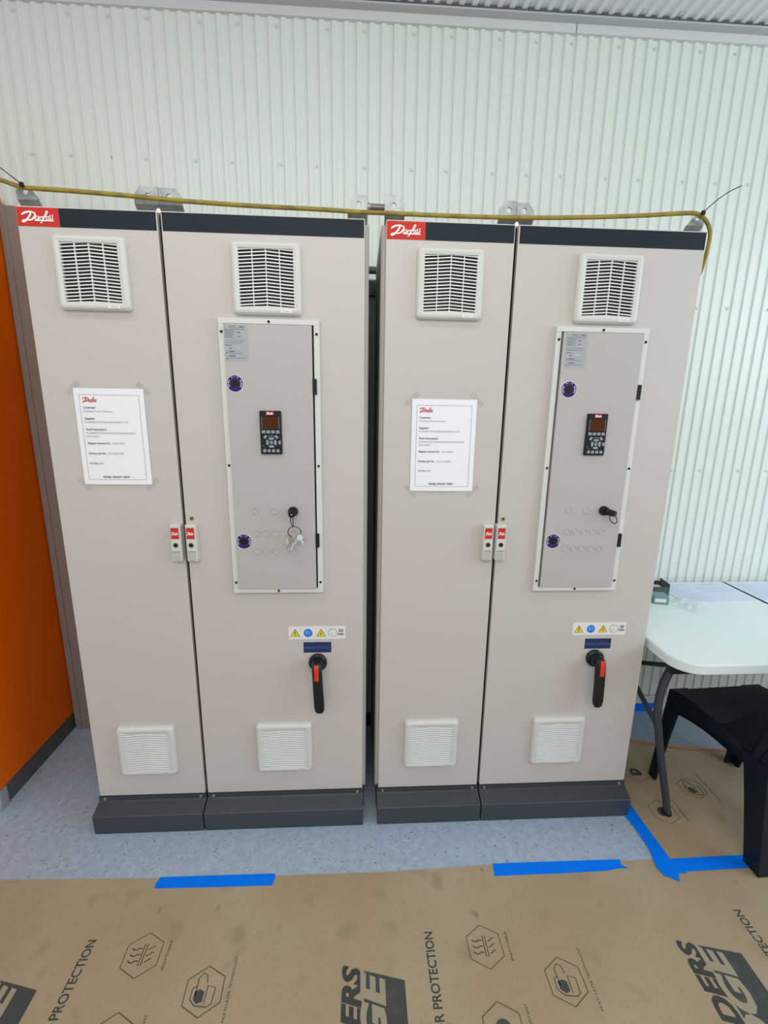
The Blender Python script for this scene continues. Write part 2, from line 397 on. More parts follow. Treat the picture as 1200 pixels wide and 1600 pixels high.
def vent(parent, x, z, lower=False, plain=False):
    fr, g, bt = vent_mesh(.205, .203, lower)
    # thing > part > sub-part: vent frame carries blades inside one mesh
    for src in (g, bt):
        o = len(fr.v); fr.v += src.v
        for f, k, q in zip(src.f, src.m, src.sm): fr.f.append(tuple(i+o for i in f)); fr.m.append(fr.mi(src.mats[k])); fr.sm.append(q)
    o = fr.build('air_vent', parent, (x, 0, z)); return o
def door_handle(parent, x, side):
    mb = MB(); w_ = .034; z0, z1 = 1.063, 1.190
    ringb = rrect(x-w_/2, x+w_/2, z0, z1, .003, 0); y = -.026
    mb.loft([ringb, rrect(x-w_/2, x+w_/2, z0, z1, .003, y+.004), rrect(x-w_/2+.003, x+w_/2-.003, z0+.003, z1-.003, .002, y)], ventw, cap1=True)
    mb.box(x-.0125, x+.0125, y-.0008, y, 1.142, 1.180, red)
    logo(mb, x-.010, y-.0011, 1.155, .020, .011, white, 2.0)
    mb.cyl((x, y+.001, 1.121), (0, -1, 0), .0085, .003, mat('lock_ring', (.25, .22, .19), .4), 20)
    mb.cyl((x, y-.002, 1.121), (0, -1, 0), .0065, .0006, matt_black, 20)
    mb.box(x-.012, x+.012, y-.0012, y, 1.066, 1.099, mat('handle_grip', (.50, .48, .43), .5), .0005)
    mb.box(x-.012, x+.012, y-.0016, y, 1.098, 1.1002, greyink)
    return mb.build('door_handle', parent)
def keypad(parent, x, z):
    """x, z the lower-left corner"""
    W_, H_ = .067, .135
    mb = MB(); mb.loft([rrect(x, x+W_, z, z+H_, .003, -.0225), rrect(x, x+W_, z, z+H_, .003, -.030), rrect(x+.002, x+W_-.002, z+.002, z+H_-.002, .002, -.032)], padm, cap1=True)
    y = -.0323
    mb.box(x+.021, x+.045, y-.0004, y+.001, z+.122, z+.1325, red)
    logo(mb, x+.0225, y-.0008, z+.1235, .020, .0075, white, 1.8)
    for xx in (x+.0068, x+.0593): mb.box(xx, xx+.0011, y-.0002, y+.001, z+.080, z+.117, keyb)
    for xx in (x+.003,): mb.stroke([(xx+.004, z+.028), (xx+.010, z+.022), (xx+.014, z+.017)], .0006, keyb, lambda a_, b_: Vector((a_, y-.0001, b_)))
    cx, cz = x+.0345, z+.037
    arc = [(cx+.021*math.cos(math.radians(t)), cz+.021*math.sin(math.radians(t))) for t in range(60, 121, 8)]
    mb.stroke(list(reversed(arc)), .0012, keyb, lambda a_, b_: Vector((a_, y-.0001, b_)))
    kp = mb.build('control_keypad', parent)
    mb = MB(); mb.box(x+.010, x+.057, y-.0006, y+.001, z+.080, z+.116, lcd); o = mb.build('display', kp); o['label'] = 'dark brown display window'
    def keyb_at(fn):
        m_ = MB(); fn(m_); m_.build('button', kp)
    for i in range(4):
        keyb_at(lambda m_: (m_.box(x+.0055+i*.0147, x+.0165+i*.0147, y-.0014, y+.001, z+.0655, z+.0745, keyb, .0006),
                            m_.box(x+.008+i*.0147, x+.014+i*.0147, y-.0016, y, z+.0695, z+.0702, ink)))
        keyb_at(lambda m_: (m_.cyl((x+.0125+i*.0140, y+.001, z+.011), (0, -1, 0), .0052, .0025, keyb, 16),
                            m_.box(x+.0105+i*.0140, x+.0145+i*.0140, y-.0017, y, z+.0105, z+.0117, ink)))
    def seg(m_, a0, a1, r0, r1):
        A = [(cx+r1*math.cos(math.radians(t)), cz+r1*math.sin(math.radians(t))) for t in [a0+(a1-a0)*i/6 for i in range(7)]]
        B = [(cx+r0*math.cos(math.radians(t)), cz+r0*math.sin(math.radians(t))) for t in [a1-9+(a0+18-a1)*i/6 for i in range(7)]]
        m_.prism(A+B, 'y', y+.001, y-.0014, keyb)
        t = math.radians((a0+a1)/2); r = (r0+r1)/2
        m_.cyl((cx+r*math.cos(t), y-.0012, cz+r*math.sin(t)), (0, -1, 0), .0014, .0005, ink, 3)
    for t in (90, 180, 270, 0): keyb_at(lambda m_: seg(m_, t-36, t+36, .0085, .0165))
    keyb_at(lambda m_: (m_.cyl((cx, y+.001, cz), (0, -1, 0), .0052, .0025, keyb, 16), m_.cyl((cx, y-.0014, cz), (0, -1, 0), .0015, .0003, ink, 8)))
    for ax_, az, rt in ((-.0185, .0175, 45), (.0165, .0175, -45), (.0255, 0.0, 90)):
        M_ = Matrix.Translation((cx+ax_, 0, cz+az)) @ Matrix.Rotation(math.radians(-rt), 4, 'Y')
        keyb_at(lambda m_: m_.box(-.0055, .0055, y-.0014, y+.001, -.0036, .0036, keyb, .0006, mtx=M_))
    return kp
def lock_disc(parent, x, z):
    mb = MB(); y = -.0228
    mb.cyl((x, y+.001, z), (0, -1, 0), .0265, .0016, mat('disc_rim', (.72, .70, .80), .5), 40)
    mb.cyl((x, y-.0002, z), (0, -1, 0), .0245, .0008, navy, 40)
    ring = [(x+.0150*math.cos(2*math.pi*i/30), z+.0150*math.sin(2*math.pi*i/30)) for i in range(31)]
    mb.stroke(ring, .0007, mat('disc_line', (.22, .16, .40), .5), lambda a_, b_: Vector((a_, y-.0013, b_)))
    mb.cyl((x, y-.0009, z), (0, -1, 0), .0125, .002, black, 28); mb.cyl((x, y-.0029, z), (0, -1, 0), .005, .0004, matt_black, 3)
    def arc_text(s_, a0, a1):
        for i, ch in enumerate(s_):
            t = math.radians(a0 + (a1-a0)*i/(len(s_)-1)); rr = .0180
            ux = Vector((math.sin(t), 0, -math.cos(t))); uy = Vector((math.cos(t), 0, math.sin(t)))
            mb.text(ch, Vector((x, y-.0012, z)) + uy*rr, ux, uy, .0062, white, bold=.03, center=True, lift=.0)
    arc_text('OPEN', 205, 158); arc_text('CLOSE', 28, -28)
    for t in (118, 62):
        t = math.radians(t); mb.cyl((x+.0205*math.cos(t), y-.0008, z+.0205*math.sin(t)), (0, -1, 0), .0016, .0006, white, 10)
    arc = [(x+.0205*math.cos(math.radians(t)), z+.0205*math.sin(math.radians(t))) for t in range(112, 66, -6)]
    mb.stroke(arc, .0008, mat('disc_line2', (.35, .28, .6), .5), lambda a_, b_: Vector((a_, y-.0012, b_)))
    return mb.build('lock_disc', parent)
def rating_label(parent, x, z):
    """x left, z top"""
    mb = MB(); y = -.0228
    mb.box(x, x+.071, y-.0001, y+.001, z-.106, z, label_grey)
    def bar(x0, x1, zt, th, m_=label_ink): mb.box(x+x0, x+x1, y-.0005, y, z-zt-th, z-zt, m_)
    bar(.003, .009, .007, .0012); bar(.016, .036, .004, .0014); bar(.016, .042, .0085, .0012)
    logo(mb, x+.046, y-.0005, z-.0095, .015, .006, label_ink, 1.5)
    bar(.002, .062, .0135, .0012)
    for i in range(7): bar(.003, .030+.004*math.sin(i*2.3), .018+i*.0033, .0009)
    for i in range(5): bar(.036, .052+.004*math.cos(i*1.7), .020+i*.004, .0009, label_light)
    bar(.040, .050, .022, .0025); bar(.040, .050, .033, .0025); bar(.004, .060, .046, .0009); bar(.004, .055, .052, .0009)
    bar(.004, .022, .059, .0018); bar(.004, .011, .067, .004, label_light); bar(.015, .022, .067, .003)
    bar(.034, .050, .066, .004, label_light); bar(.013, .030, .0765, .003); bar(.013, .056, .0825, .001)
    bar(.013, .032, .0895, .003); bar(.013, .062, .096, .001)
    for zt in (.083, .1):
        mb.prism([(x+.004, z-zt), (x+.010, z-zt), (x+.007, z-zt+.006)], 'y', y-.0005, y, label_ink)
    for i, zt in enumerate((.0155, .0575, .0745, .0875)): bar(.001, .070, zt, .0005, label_light)
    return mb.build('rating_label', parent)
def warning_label(parent, x, z):
    """x left, z top; 202 x 50 mm"""
    mb = MB(); y = -.001; mb.box(x, x+.202, y, 0.0, z-.050, z, labelw)
    def tri(cx, sym):
        cz = z-.040
        for k, (r_, m_) in enumerate(((.0175, ink), (.0148, yellow))):
            h = r_*1.72; b_ = cz + (0 if k == 0 else .0013)
            mb.prism([(cx-r_, b_), (cx+r_, b_), (cx, b_+h*(1 if k == 0 else .97))], 'y', y-.0002*(k+1), y, m_)
        if sym == '!':
            mb.prism([(cx-.0011, cz+.008), (cx+.0011, cz+.008), (cx+.0019, cz+.019), (cx-.0019, cz+.019)], 'y', y-.0008, y, ink)
            mb.cyl((cx, y, cz+.0048), (0, -1, 0), .0016, .0008, ink, 10)
        else:
            mb.prism([(cx+.002, cz+.020), (cx-.0035, cz+.010), (cx-.0002, cz+.010), (cx-.0025, cz+.003), (cx+.0035, cz+.0118), (cx+.0004, cz+.0118)], 'y', y-.0008, y, ink)
    tri(x+.0235, '!'); tri(x+.115, 'z')
    cx, cz = x+.069, z-.0255
    mb.cyl((cx, y, cz), (0, -1, 0), .0155, .0004, blue, 32)
    lb = mat('sign_light_blue', (.12, .42, .85), .5)
    mb.prism([(cx-.009, cz-.005), (cx-.009, cz+.007), (cx-.002, cz+.009), (cx-.001, cz-.001), (cx-.004, cz-.007)], 'y', y-.0008, y, lb)
    mb.prism([(cx+.001, cz-.006), (cx+.001, cz+.006), (cx+.009, cz+.006), (cx+.009, cz-.006)], 'y', y-.0008, y, lb)
    mb.prism([(cx+.003, cz-.003), (cx+.003, cz+.003), (cx+.007, cz+.003), (cx+.007, cz-.003)], 'y', y-.0010, y, blue)
    cx = x+.156
    ring = [(cx+.0155*math.cos(math.radians(t)), cz+.0155*math.sin(math.radians(t))) for t in range(118, -231, -12)]
    mb.stroke(ring, .0011, ink, lambda a_, b_: Vector((a_, y-.0004, b_)))
    mb.cyl((cx-.006, y, cz+.0142), (0, -1, 0), .0028, .0006, ink, 3)
    mb.stroke([(cx-.008, cz-.008), (cx+.0005, cz)], .0010, ink, lambda a_, b_: Vector((a_, y-.0004, b_)))
    ftext(mb, '20', x+.1775, y-.0004, z-.0225, .0155, ink, bold=.03, width=.0165)
    ftext(mb, 'min', x+.1750, y-.0004, z-.0345, .0135, ink, bold=.03, width=.0215)
    return mb.build('warning_label', parent)
def rotary(root, x, z, xh):
    mb = MB()
    mb.cyl((x, 0, z), (0, -1, 0), .033, .010, rotm, 36); mb.cyl((x, -.010, z), (0, -1, 0), .033, .005, rotm, 36, r1=.028)
    mb.cyl((x, -.015, z), (0, -1, 0), .024, .020, rotm, 32, r1=.020)
    o1 = mb.build('rotary_switch', root)
    mb = MB(); rings = []
    # lever: from the hub outwards and down
    for zz, y0, y1, hw in ((z+.020, -.036, -.046, .010), (z+.016, -.034, -.054, .0155), (z+.004, -.032, -.060, .0175), (z-.030, -.034, -.063, .0175), (z-.075, -.040, -.064, .018), (z-.145, -.041, -.064, .0185), (z-.163, -.043, -.062, .0165), (z-.172, -.046, -.059, .011)):
        t = max(0, min(1, (z-zz)/.17)); cx = x + (xh-x)*t
        ym = (y0+y1)/2; hy = abs(y1-y0)/2
        rings.append([(cx+hw*math.copysign(abs(math.cos(a_))**.55, math.cos(a_)), ym+hy*math.copysign(abs(math.sin(a_))**.55, math.sin(a_)), zz) for a_ in [2*math.pi*i/20 for i in range(20)]])
    mb.loft(rings, rotm, True, True, True)
    lv = mb.build('lever', o1)
    mb = MB()
    pr = [(-.060, z+.018), (-.0655, z+.014), (-.0675, z+.002), (-.0675, z-.010), (-.066, z-.0105), (-.066, z-.0125), (-.0675, z-.013), (-.0675, z-.0155), (-.066, z-.016), (-.066, z-.018), (-.0675, z-.0185), (-.0675, z-.038), (-.058, z-.040), (-.058, z+.018)]
    mb.prism(pr, 'x', x-.0078, x+.0078, redplastic)
    o = mb.build('lock_slide', o1); o['label'] = 'red padlock slide'
    return o1
def key_knob(parent, x, z, turn):
    mb = MB(); y = -.0225
    mb.cyl((x, y, z), (0, -1, 0), .0165, .012, black, 28, r1=.0155); mb.cyl((x, y-.012, z), (0, -1, 0), .0145, .008, black, 28, r1=.012)
    if turn:  # key cover sticking out to the lower right
        mb.cyl((x+.002, y-.018, z), (0.55, -.8, -.10), .0115, .030, black, 20, r1=.010)
    else:
        mb.cyl((x-.001, y-.020, z-.002), (0, -1, -.1), .0115, .016, black, 20, r1=.010)
        mb.cyl((x-.001, y-.0365, z-.0025), (0, -1, -.1), .0028, .0014, zinc, 12)
    return mb.build('key_knob', parent)

def cabinet(name, X, label, px, pz, hx, kpx, ddx, wlx, rx, rxh, v2x, right):
    root = empty(name, (X, 0, 0)); tag(root, label, 'electrical cabinet', 'two-door drive cabinets')
    mb = MB()
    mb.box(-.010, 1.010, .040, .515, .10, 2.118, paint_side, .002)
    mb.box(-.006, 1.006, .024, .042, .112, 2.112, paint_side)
    mb.box(.004, .996, .0215, .026, .122, 2.116, matt_black)  # black sheet paints the shade seen in the door gaps
    mb.box(-.004, 1.004, .035, .50, .0, .102, plinthm)
    mb.build('body', root)
    # plinth covers
    for (a_, b_) in ((-.002, .3985), (.4035, 1.0)):
        mb = MB(); pr = [(.030, .119), (.0, .117), (-.001, .1005), (-.006, .0975), (-.052, .080), (-.0545, .077), (-.0505, .0), (.030, .0)]
        mb.prism(pr, 'x', a_, b_, plinthm)
        pc = mb.build('plinth_cover', root)
        sc_ = MB(); sc_.cyl((0, 0, 0), (0, -1, 0), .0055, .004, zinc, 14, r1=.0045)
        s1 = None
        for xx in (a_+.022, b_-.022):
            if s1 is None: s1 = o = sc_.build('screw', pc)
            else: o = s1.copy(); C.objects.link(o)
            o.location = (xx, .0005, .1075)
    # doors
    D = []
    for i, (a_, b_) in enumerate(((.003, .3945), (.4045, .997))):
        mb = MB(); mb.box(a_, b_, 0, .0205, ZB, ZT, paint, .0025)
        d = mb.build('door', root); D.append(d)
        mb = MB(); mb.box(a_+(.118 if i == 0 else .004), b_-.003, -.0008, .001, 2.0675, 2.1165, band); mb.build('header_band', d)
    mb = MB(); mb.box(.005, .121, -.0010, .001, 2.0675, 2.1165, red)
    logo(mb, .018, -.0013, 2.0775, .088, .030, white, 1.15)
    o = mb.build('logo_plate', D[0]); o['label'] = 'red logo plate with white script'
    vent(D[0], .200, 1.945); vent(D[1], v2x, 1.945)
    vent(D[0], .202, .322, True); vent(D[1], v2x, .322, True)
    door_handle(D[0], .3765 if not right else .367, -1); door_handle(D[1], .4265 if not right else .412, 1)
    mb = MB(); mb.cyl((hx, 0, 1.206), (0, -1, 0), .0065, .003, brass, 16); mb.cyl((hx, -.003, 1.206), (0, -1, 0), .004, .0005, filt, 4)
    o = mb.build('earth_screw', D[1]); o['label'] = 'greenish screw above the handle'
    # hatch frame
    fx0, fx1, fz0, fz1 = px, px+.305 - (.003 if right else 0), .946, 1.833
    mb = MB(); y = -.016
    dx0, dx1, dz0, dz1 = fx0+.0175, fx1-.0185, fz0+.0165, fz1-.0165
    def rr(x0, x1, z0, z1, y_): return [(x1, y_, z1), (x0, y_, z1), (x0, y_, z0), (x1, y_, z0)]
    mb.loft([rr(fx0, fx1, fz0, fz1, 0), rr(fx0, fx1, fz0, fz1, y+.002), rr(fx0+.001, fx1-.001, fz0+.001, fz1-.001, y), rr(dx0-.001, dx1+.001, dz0-.001, dz1+.001, y), rr(dx0-.001, dx1+.001, dz0-.001, dz1+.001, -.001)], frame_white)
    mb.box(dx0-.001, dx1+.001, -.0015, -.0005, dz0-.001, dz1+.001, matt_black)
    for xx in (fx0+.0005, fx1-.0175):
        mb.box(xx, xx+.017, y-.0003, y, fz1-.0168, fz1-.0162, greyink)
    hf = mb.build('hatch_frame', root)
    sm = MB(); sm.cyl((0, 0, 0), (0, -1, 0), .0040, .0025, matt_black, 14)
    s1 = None; xm = (fx0+fx1)/2
    for xx, zz in ((xm, fz1-.009), (fx0+.0095, 1.793), (fx1-.009, 1.791), (fx0+.0095, 1.386), (fx1-.009, 1.386), (fx0+.0095, .985), (fx1-.009, .985), (xm, fz0+.008)):
        if s1 is None: s1 = o = sm.build('screw', hf); 
        else: o = s1.copy(); C.objects.link(o)
        o.location = (xx, y+.0005, zz)
    # hatch door, slightly ajar gap on the right
    mb = MB(); gx = dx1-.0045 if not right else dx1-.001
    mb.box(dx0+.0005+(.004 if right else 0), gx, -.0225, -.002, dz0+.001, dz1-.001, hatchp, .0012)
    kx0 = ddx
    for row, cnt, zz in ((0, 2, 1.2375 if not right else 1.2425), (1, 5, 1.162 if not right else 1.168), (2, 5, 1.1005 if not right else 1.107)):
        for i in range(cnt):
            cx = kx0 + i*(.0605 if row == 0 else .0303)
            ring = [(cx+.0108*math.cos(2*math.pi*j/24), -.0227, zz+.0108*math.sin(2*math.pi*j/24)) for j in range(24)]
            mb.tube(ring, .0016, hatchp, 8, closed=True)
            mb.cyl((cx, -.0224, zz), (0, -1, 0), .0100, .0003, hatchp, 20)
    hd = mb.build('hatch_door', root)
    for zz in (1.636, 1.136):
        m_ = MB(); m_.box(gx+.0005, gx+.0125, -.0245, -.012, zz-.024, zz+.023, black, .001); m_.build('hinge', hd)
    lock_disc(hd, px+.044 if not right else px+.0545, 1.641); lock_disc(hd, px+.045 if not right else px+.052, 1.133)
    rating_label(hd, px+.018 if not right else px+.030, 1.813)
    key_knob(hd, ddx+.121, 1.236 if not right else 1.242, right)
    keypad(root, kpx, pz)
    warning_label(D[1], wlx, .8115 if not right else .8145)
    bx = wlx + (.0518 if not right else .053)
    mb = MB(); mb.box(bx, bx+.099, -.0012, .001, .709, .7495, plateb)
    ftext(mb, 'MAIN SWITCH', bx+.006, -.0015, .7225, .016, plateink, width=.087)
    o = mb.build('name_plate', D[1]); o['label'] = 'navy name plate with faint lettering'
    rotary(root, rx, .672, rxh)
    return root
cab1 = cabinet('drive_cabinet', 0.0, 'left grey two-door drive cabinet beside the orange cabinet, keys on its hatch',
               .5535, 1.425, .426, .669, .643, .732, .834, .842, .704, False)
cab2 = cabinet('drive_cabinet', 1.0568, 'right grey two-door drive cabinet beside the white folding table, no key bunch on its hatch',
               .5435, 1.431, .4215, .668, .641, .7125, .808, .8125, .698, True)

# ------------------------------------------------------------------ lifting brackets
def bracket(root, x0, x1, cut, z1=2.197):
    """upright galvanised lug at Y .05, chamfered on the side(s) in cut, foot plate behind"""
    mb = MB(); zb = 2.150; y0, y1 = .040, .046; c = .022
    P = [(x0, zb), (x1, zb)]
    P += [(x1, z1-c), (x1-c*.8, z1)] if 'r' in cut else [(x1, z1)]
    P += [(x0+c*.8, z1), (x0, z1-c)] if 'l' in cut else [(x0, z1)]
    # plate with a round hole: bridge the outline to the hole
    hc = ((x0+x1)/2 + (.004 if 'r' not in cut else -.004), 2.172); hr = .0085; N = 24
    bm = bmesh.new()
    def loop(y):
        o = [bm.verts.new((p[0], y, p[1])) for p in P]; h = [bm.verts.new((hc[0]+hr*math.cos(2*math.pi*i/N), y, hc[1]+hr*math.sin(2*math.pi*i/N))) for i in range(N)]
        eo = [bm.edges.new((o[i], o[(i+1) % len(o)])) for i in range(len(o))]; eh = [bm.edges.new((h[i], h[(i+1) % N])) for i in range(N)]
        bmesh.ops.triangle_fill(bm, edges=eo+eh, use_beauty=True)
        return o, h
    o0, h0 = loop(y0); o1, h1 = loop(y1)
    for A, B in ((o0, o1), (h0, h1)):
        for i in range(len(A)): bm.faces.new((A[i], A[(i+1) % len(A)], B[(i+1) % len(A)], B[i]))
    mb.bm(bm, galv)
    mb.prism([(.040, 2.151), (.046, 2.151), (.080, 2.121), (.072, 2.121)], 'x', x0, x1, galv)
    mb.box(x0, x1, .060, .13, 2.1185, 2.1235, galv, .001)
    mb.build('lifting_bracket', root)
def gusset(root, x0, x1):
    mb = MB(); a_, b_ = (x0, x1)
    mb.prism([(a_, 2.119), (b_, 2.119), (a_, 2.150)], 'y', .10, .106, galv); mb.build('bracket_gusset', root)
def sling(root, x0, x1):
    """joined pair over the door gap with a bolt"""
    mb = MB(); mb.cyl(((x0+x1)/2, .034, 2.128), (0, -1, 0), .007, .012, zinc, 6); mb.build('bracket_bolt', root)
bracket(cab1, -.014, .045, 'r', 2.178); gusset(cab1, .042, .092)
bracket(cab1, .318, .3885, 'l'); bracket(cab1, .3895, .456, 'r', 2.195); sling(cab1, .383, .401)
bracket(cab1, .944, 1.004, 'l', 2.1975)
bracket(cab2, .0, .061, 'r', 2.202)
bracket(cab2, .352, .4055, 'l', 2.198); bracket(cab2, .4065, .462, 'r', 2.194); sling(cab2, .395, .412)
bracket(cab2, .955, 1.008, 'l', 2.172); gusset(cab2, .958, .912)
mb = MB(); mb.cyl((1.0045, .055, 2.171), (1, 0, 0), .0095, .052, mat('rod_metal', (.20, .18, .16), .4, .6), 16)
mb.cyl((1.0045, .055, 2.171), (1, 0, 0), .012, .008, galv, 6)
tag(mb.build('coupling_rod'), 'short dark steel rod joining the lifting brackets across the gap', 'rod')

# ------------------------------------------------------------------ yellow cord along the top, with ties
pts = [(-.46, .012, 2.285), (-.30, .014, 2.235), (-.16, .015, 2.212), (-.041, .017, 2.190), (-.008, .018, 2.180), (.023, .020, 2.1735), (.062, .020, 2.172), (.167, .02, 2.169), (.31, .02, 2.163), (.40, .02, 2.158), (.491, .02, 2.154), (.675, .02, 2.149), (.863, .02, 2.147),
       (.977, .02, 2.144), (1.054, .02, 2.144), (1.247, .02, 2.143), (1.444, .02, 2.145), (1.643, .02, 2.152), (1.844, .02, 2.164), (1.985, .02, 2.1755), (2.027, .02, 2.174), (2.061, .024, 2.157), (2.083, .03, 2.127), (2.090, .04, 2.085), (2.095, .06, 2.033), (2.098, .09, 1.99), (2.100, .14, 1.95), (2.095, .24, 1.86), (2.09, .40, 1.66), (2.085, .55, 1.3), (2.078, .566, .8), (2.075, .566, .2), (2.075, .566, .02)]
mb = MB(); mb.tube(smooth_path(pts, 5), .0062, cordm, 10)
tag(mb.build('extension_cord'), 'yellow extension cord strung along the tops of both drive cabinets', 'cord')
def tie(x, z, tail, label):
    root = empty('cable_tie', (x, .02, z)); tag(root, label, 'cable tie', 'black cable ties on the yellow cord')
    mb = MB(); ring = [(0, .012+.022*math.cos(t)-.002, -.002+.0115*math.sin(t)) for t in [2*math.pi*i/20 for i in range(20)]]
    mb.tube(ring, (.0012, .0026), black, 8, closed=True, flat=(0, 0, 1)); mb.build('loop', root)
    mb = MB(); mb.box(-.005, .005, -.016, -.008, -.004, .008, black, .001); mb.build('head', root)
    mb = MB(); mb.tube(smooth_path(tail, 5), [(.0014, .0030)]*(5*(len(tail)-1)) + [(.0006, .0012)], black, 8, flat=(0, 0, 1)); mb.build('tail', root)
tie(.024, 2.174, [(0, -.013, .004), (-.030, -.013, .026), (-.060, -.013, .049), (-.085, -.012, .070)], 'black cable tie at the left end of the yellow cord')
tie(2.036, 2.172, [(0, -.013, .004), (.035, -.013, .036), (.072, -.013, .062), (.110, -.013, .080)], 'black cable tie with a long tail at the right end of the yellow cord')

# ------------------------------------------------------------------ paper notices
def notice(x0, z0, tilt, label, l2, l3):
    root = MB(); W_, H_ = .212, .301; y = -.0012
    n_ = 12
    # sheet with a slight bow
    V = []; F = []
    for j in range(n_+1):
        for i in range(n_+1):
            u, v = i/n_, j/n_; V.append((u*W_, y - .0035*math.sin(math.pi*u)*(1-v)**2 - .0015*math.sin(math.pi*u)*v, v*H_))
    for j in range(n_):
        for i in range(n_): a_ = j*(n_+1)+i; F.append((a_, a_+1, a_+n_+2, a_+n_+1))
    root.add(V, F, paperm, True)
    def on(x_, z_):
        u, v = x_/W_, z_/H_; return Vector((x_, y - .0035*math.sin(math.pi*u)*(1-v)**2 - .0015*math.sin(math.pi*u)*v - .0005, z_))
    def line(x_a, z_a, x_b, z_b, wd=.0010):
        P = [(x_a+(x_b-x_a)*i/10, z_a+(z_b-z_a)*i/10) for i in range(11)]
        root.stroke(P, wd, greyink, on)
    line(.016, .016, W_-.016, .016); line(.016, H_-.020, W_-.016, H_-.020); line(.016, .016, .016, H_-.020); line(W_-.016, .016, W_-.016, H_-.020)
    mk = MB(); logo(mk, 0, 0, 0, .043, .016, redink, 1.5)
    def put(src):
        o = len(root.v); root.v += [on(v.x, v.z) for v in src.v]
        for f, k, q in zip(src.f, src.m, src.sm): root.f.append(tuple(i+o for i in f)); root.m.append(root.mi(src.mats[k])); root.sm.append(False)
    for v in mk.v: v.x += .025; v.z += H_-.043
    put(mk)
    def t(s_, x_, z_, wd, m_, sz=.0078, b_=0.0):
        k = MB(); ftext(k, s_, x_, 0, z_, sz, m_, bold=b_, width=wd); put(k)
    t('Customer:', .025, .239, .037, ink, .0095, .02); t('Dominion Power Solutions', .025, .2285, .087, greyink)
    t('Supplier:', .025, .2055, .032, ink, .0095, .02); t(l2, .025, .195, .132, greyink)
    t('Panel Description:', .025, .172, .064, ink, .0095, .02); t('FC102P800T5E21H2XGXXXXSXXXXAXBXCXXXXDX', .025, .161, .150, greyink); t('ENCLOSURE-D', .025, .1505, .039, greyink)
    t('Shipping Section No:', .025, .129, .070, ink, .0088, .02); t('25141700-01', .102, .129, .038, greyink)
    t('Danfoss Job No:', .025, .097, .054, ink, .0088, .02); t(l3, .085, .097, .048, greyink)
    t('P.O No:', .025, .065, .026, ink, .0088, .02); t('8957', .053, .065, .016, greyink)
    t('PANEL FRONT VIEW', .062, .0215, .083, ink, .0088, .03)
    for xx, zz in ((0, H_), (W_, H_), (0, 0), (W_, 0)):
        tp = MB(); M_ = Matrix.Translation((xx, -.0006, zz)) @ Matrix.Rotation(math.radians(45 if (xx > 0) == (zz > 0) else -45), 4, 'Y')
        tp.box(-.026, .026, 0, .0002, -.0085, .0085, tagt, mtx=M_)
        o = len(root.v); root.v += tp.v
        for f, k, q in zip(tp.f, tp.m, tp.sm): root.f.append(tuple(i+o for i in f)); root.m.append(root.mi(tp.mats[k])); root.sm.append(False)
    o = root.build('paper_notice', None, (x0, -.0005, z0)); o.rotation_euler = (0, tilt, 0)
    tag(o, label, 'notice', 'printed notices taped to the doors')
tagt = mat('sticky_tape', (.60, .57, .52), .3, alpha=.13)
notice(.0975, 1.3195, 0.0, 'white printed notice taped to the left drive cabinet', 'M/s JASDEEP SWITCHGEAR INDUSTRIES PVT LTD', '25101-SK01-0000')
notice(1.152, 1.3035, 0.0, 'white printed notice taped to the right drive cabinet', 'M/s JASDEEP SWITCHGEAR INDUSTRIES PVT LTD', '25101-SK-00000')

# ------------------------------------------------------------------ key bunch and key loop
def ring_pts(c, a_, b_, r_, n_=28):
    a_, b_, c = Vector(a_).normalized(), Vector(b_).normalized(), Vector(c)
    return [c + a_*r_*math.cos(2*math.pi*i/n_) + b_*r_*math.sin(2*math.pi*i/n_) for i in range(n_)]
kb = empty('key_bunch', (.764, -.045, 1.232)); tag(kb, 'bunch of silver keys on a dark ring hanging from the left hatch knob', 'keys')
mb = MB(); mb.tube([(-.003, -.015, -.004), (-.005, -.012, -.020), (0, -.006, -.040), (.003, -.008, -.039), (.004, -.013, -.020), (.002, -.015, -.004)], .0014, black, 8, closed=True); mb.build('key_loop', kb)
mb = MB(); mb.tube(ring_pts((.006, -.004, -.060), (1, .1, 0), (0, -.25, 1), .021), .0013, black, 8, closed=True); mb.build('key_ring', kb)
def key(org, ang, L_, fl):
    M_ = Matrix.Translation(org) @ Matrix.Rotation(math.radians(ang), 4, 'Y') @ Matrix.Rotation(math.radians(fl), 4, 'Z')
    k = MB(); k.cyl((0, -.001, -.010), (0, 1, 0), .0105, .002, steel, 20)
    k.prism([(-.0035, -.018), (.0035, -.018), (.0035, -.020-L_*.6), (.0015, -.018-L_), (-.0025, -.018-L_), (-.0035, -.024-L_*.5), (-.002, -.022-L_*.4), (-.0035, -.02-L_*.3)], 'y', -.001, .001, steel)
    for v in k.v: v.xyz = M_ @ v
    k.build('key', kb)
key((.002, -.006, -.078), 32, .030, 10); key((.006, -.002, -.078), 15, .032, -20); key((.018, -.004, -.070), -28, .016, 25)
mb = MB(); M_ = Matrix.Translation((0, -.003, -.079)) @ Matrix.Rotation(math.radians(42), 4, 'Y')
mb.box(-.004, .022, -.001, .001, -.014, .006, tagm, .0008, mtx=M_); mb.box(-.022, -.008, -.0025, -.001, -.018, .002, tagm, .0005, mtx=Matrix.Translation((0, -.003, -.083)))
o = mb.build('key_tag', kb); o['label'] = 'clear plastic key tags'
mb = MB(); mb.tube(ring_pts((0, 0, 0), (.45, -.3, -.2), (.1, 0, -1), .0125, 22), .0014, black, 8, closed=True)
for v in mb.v: pass
o = mb.build('key_fob_loop'); o.location = (1.0568+.7835, -.052, 1.219)
o.scale = (1, 1, 1.15)
tag(o, 'thin black loop hanging from the hatch knob of the right cabinet', 'key loop')

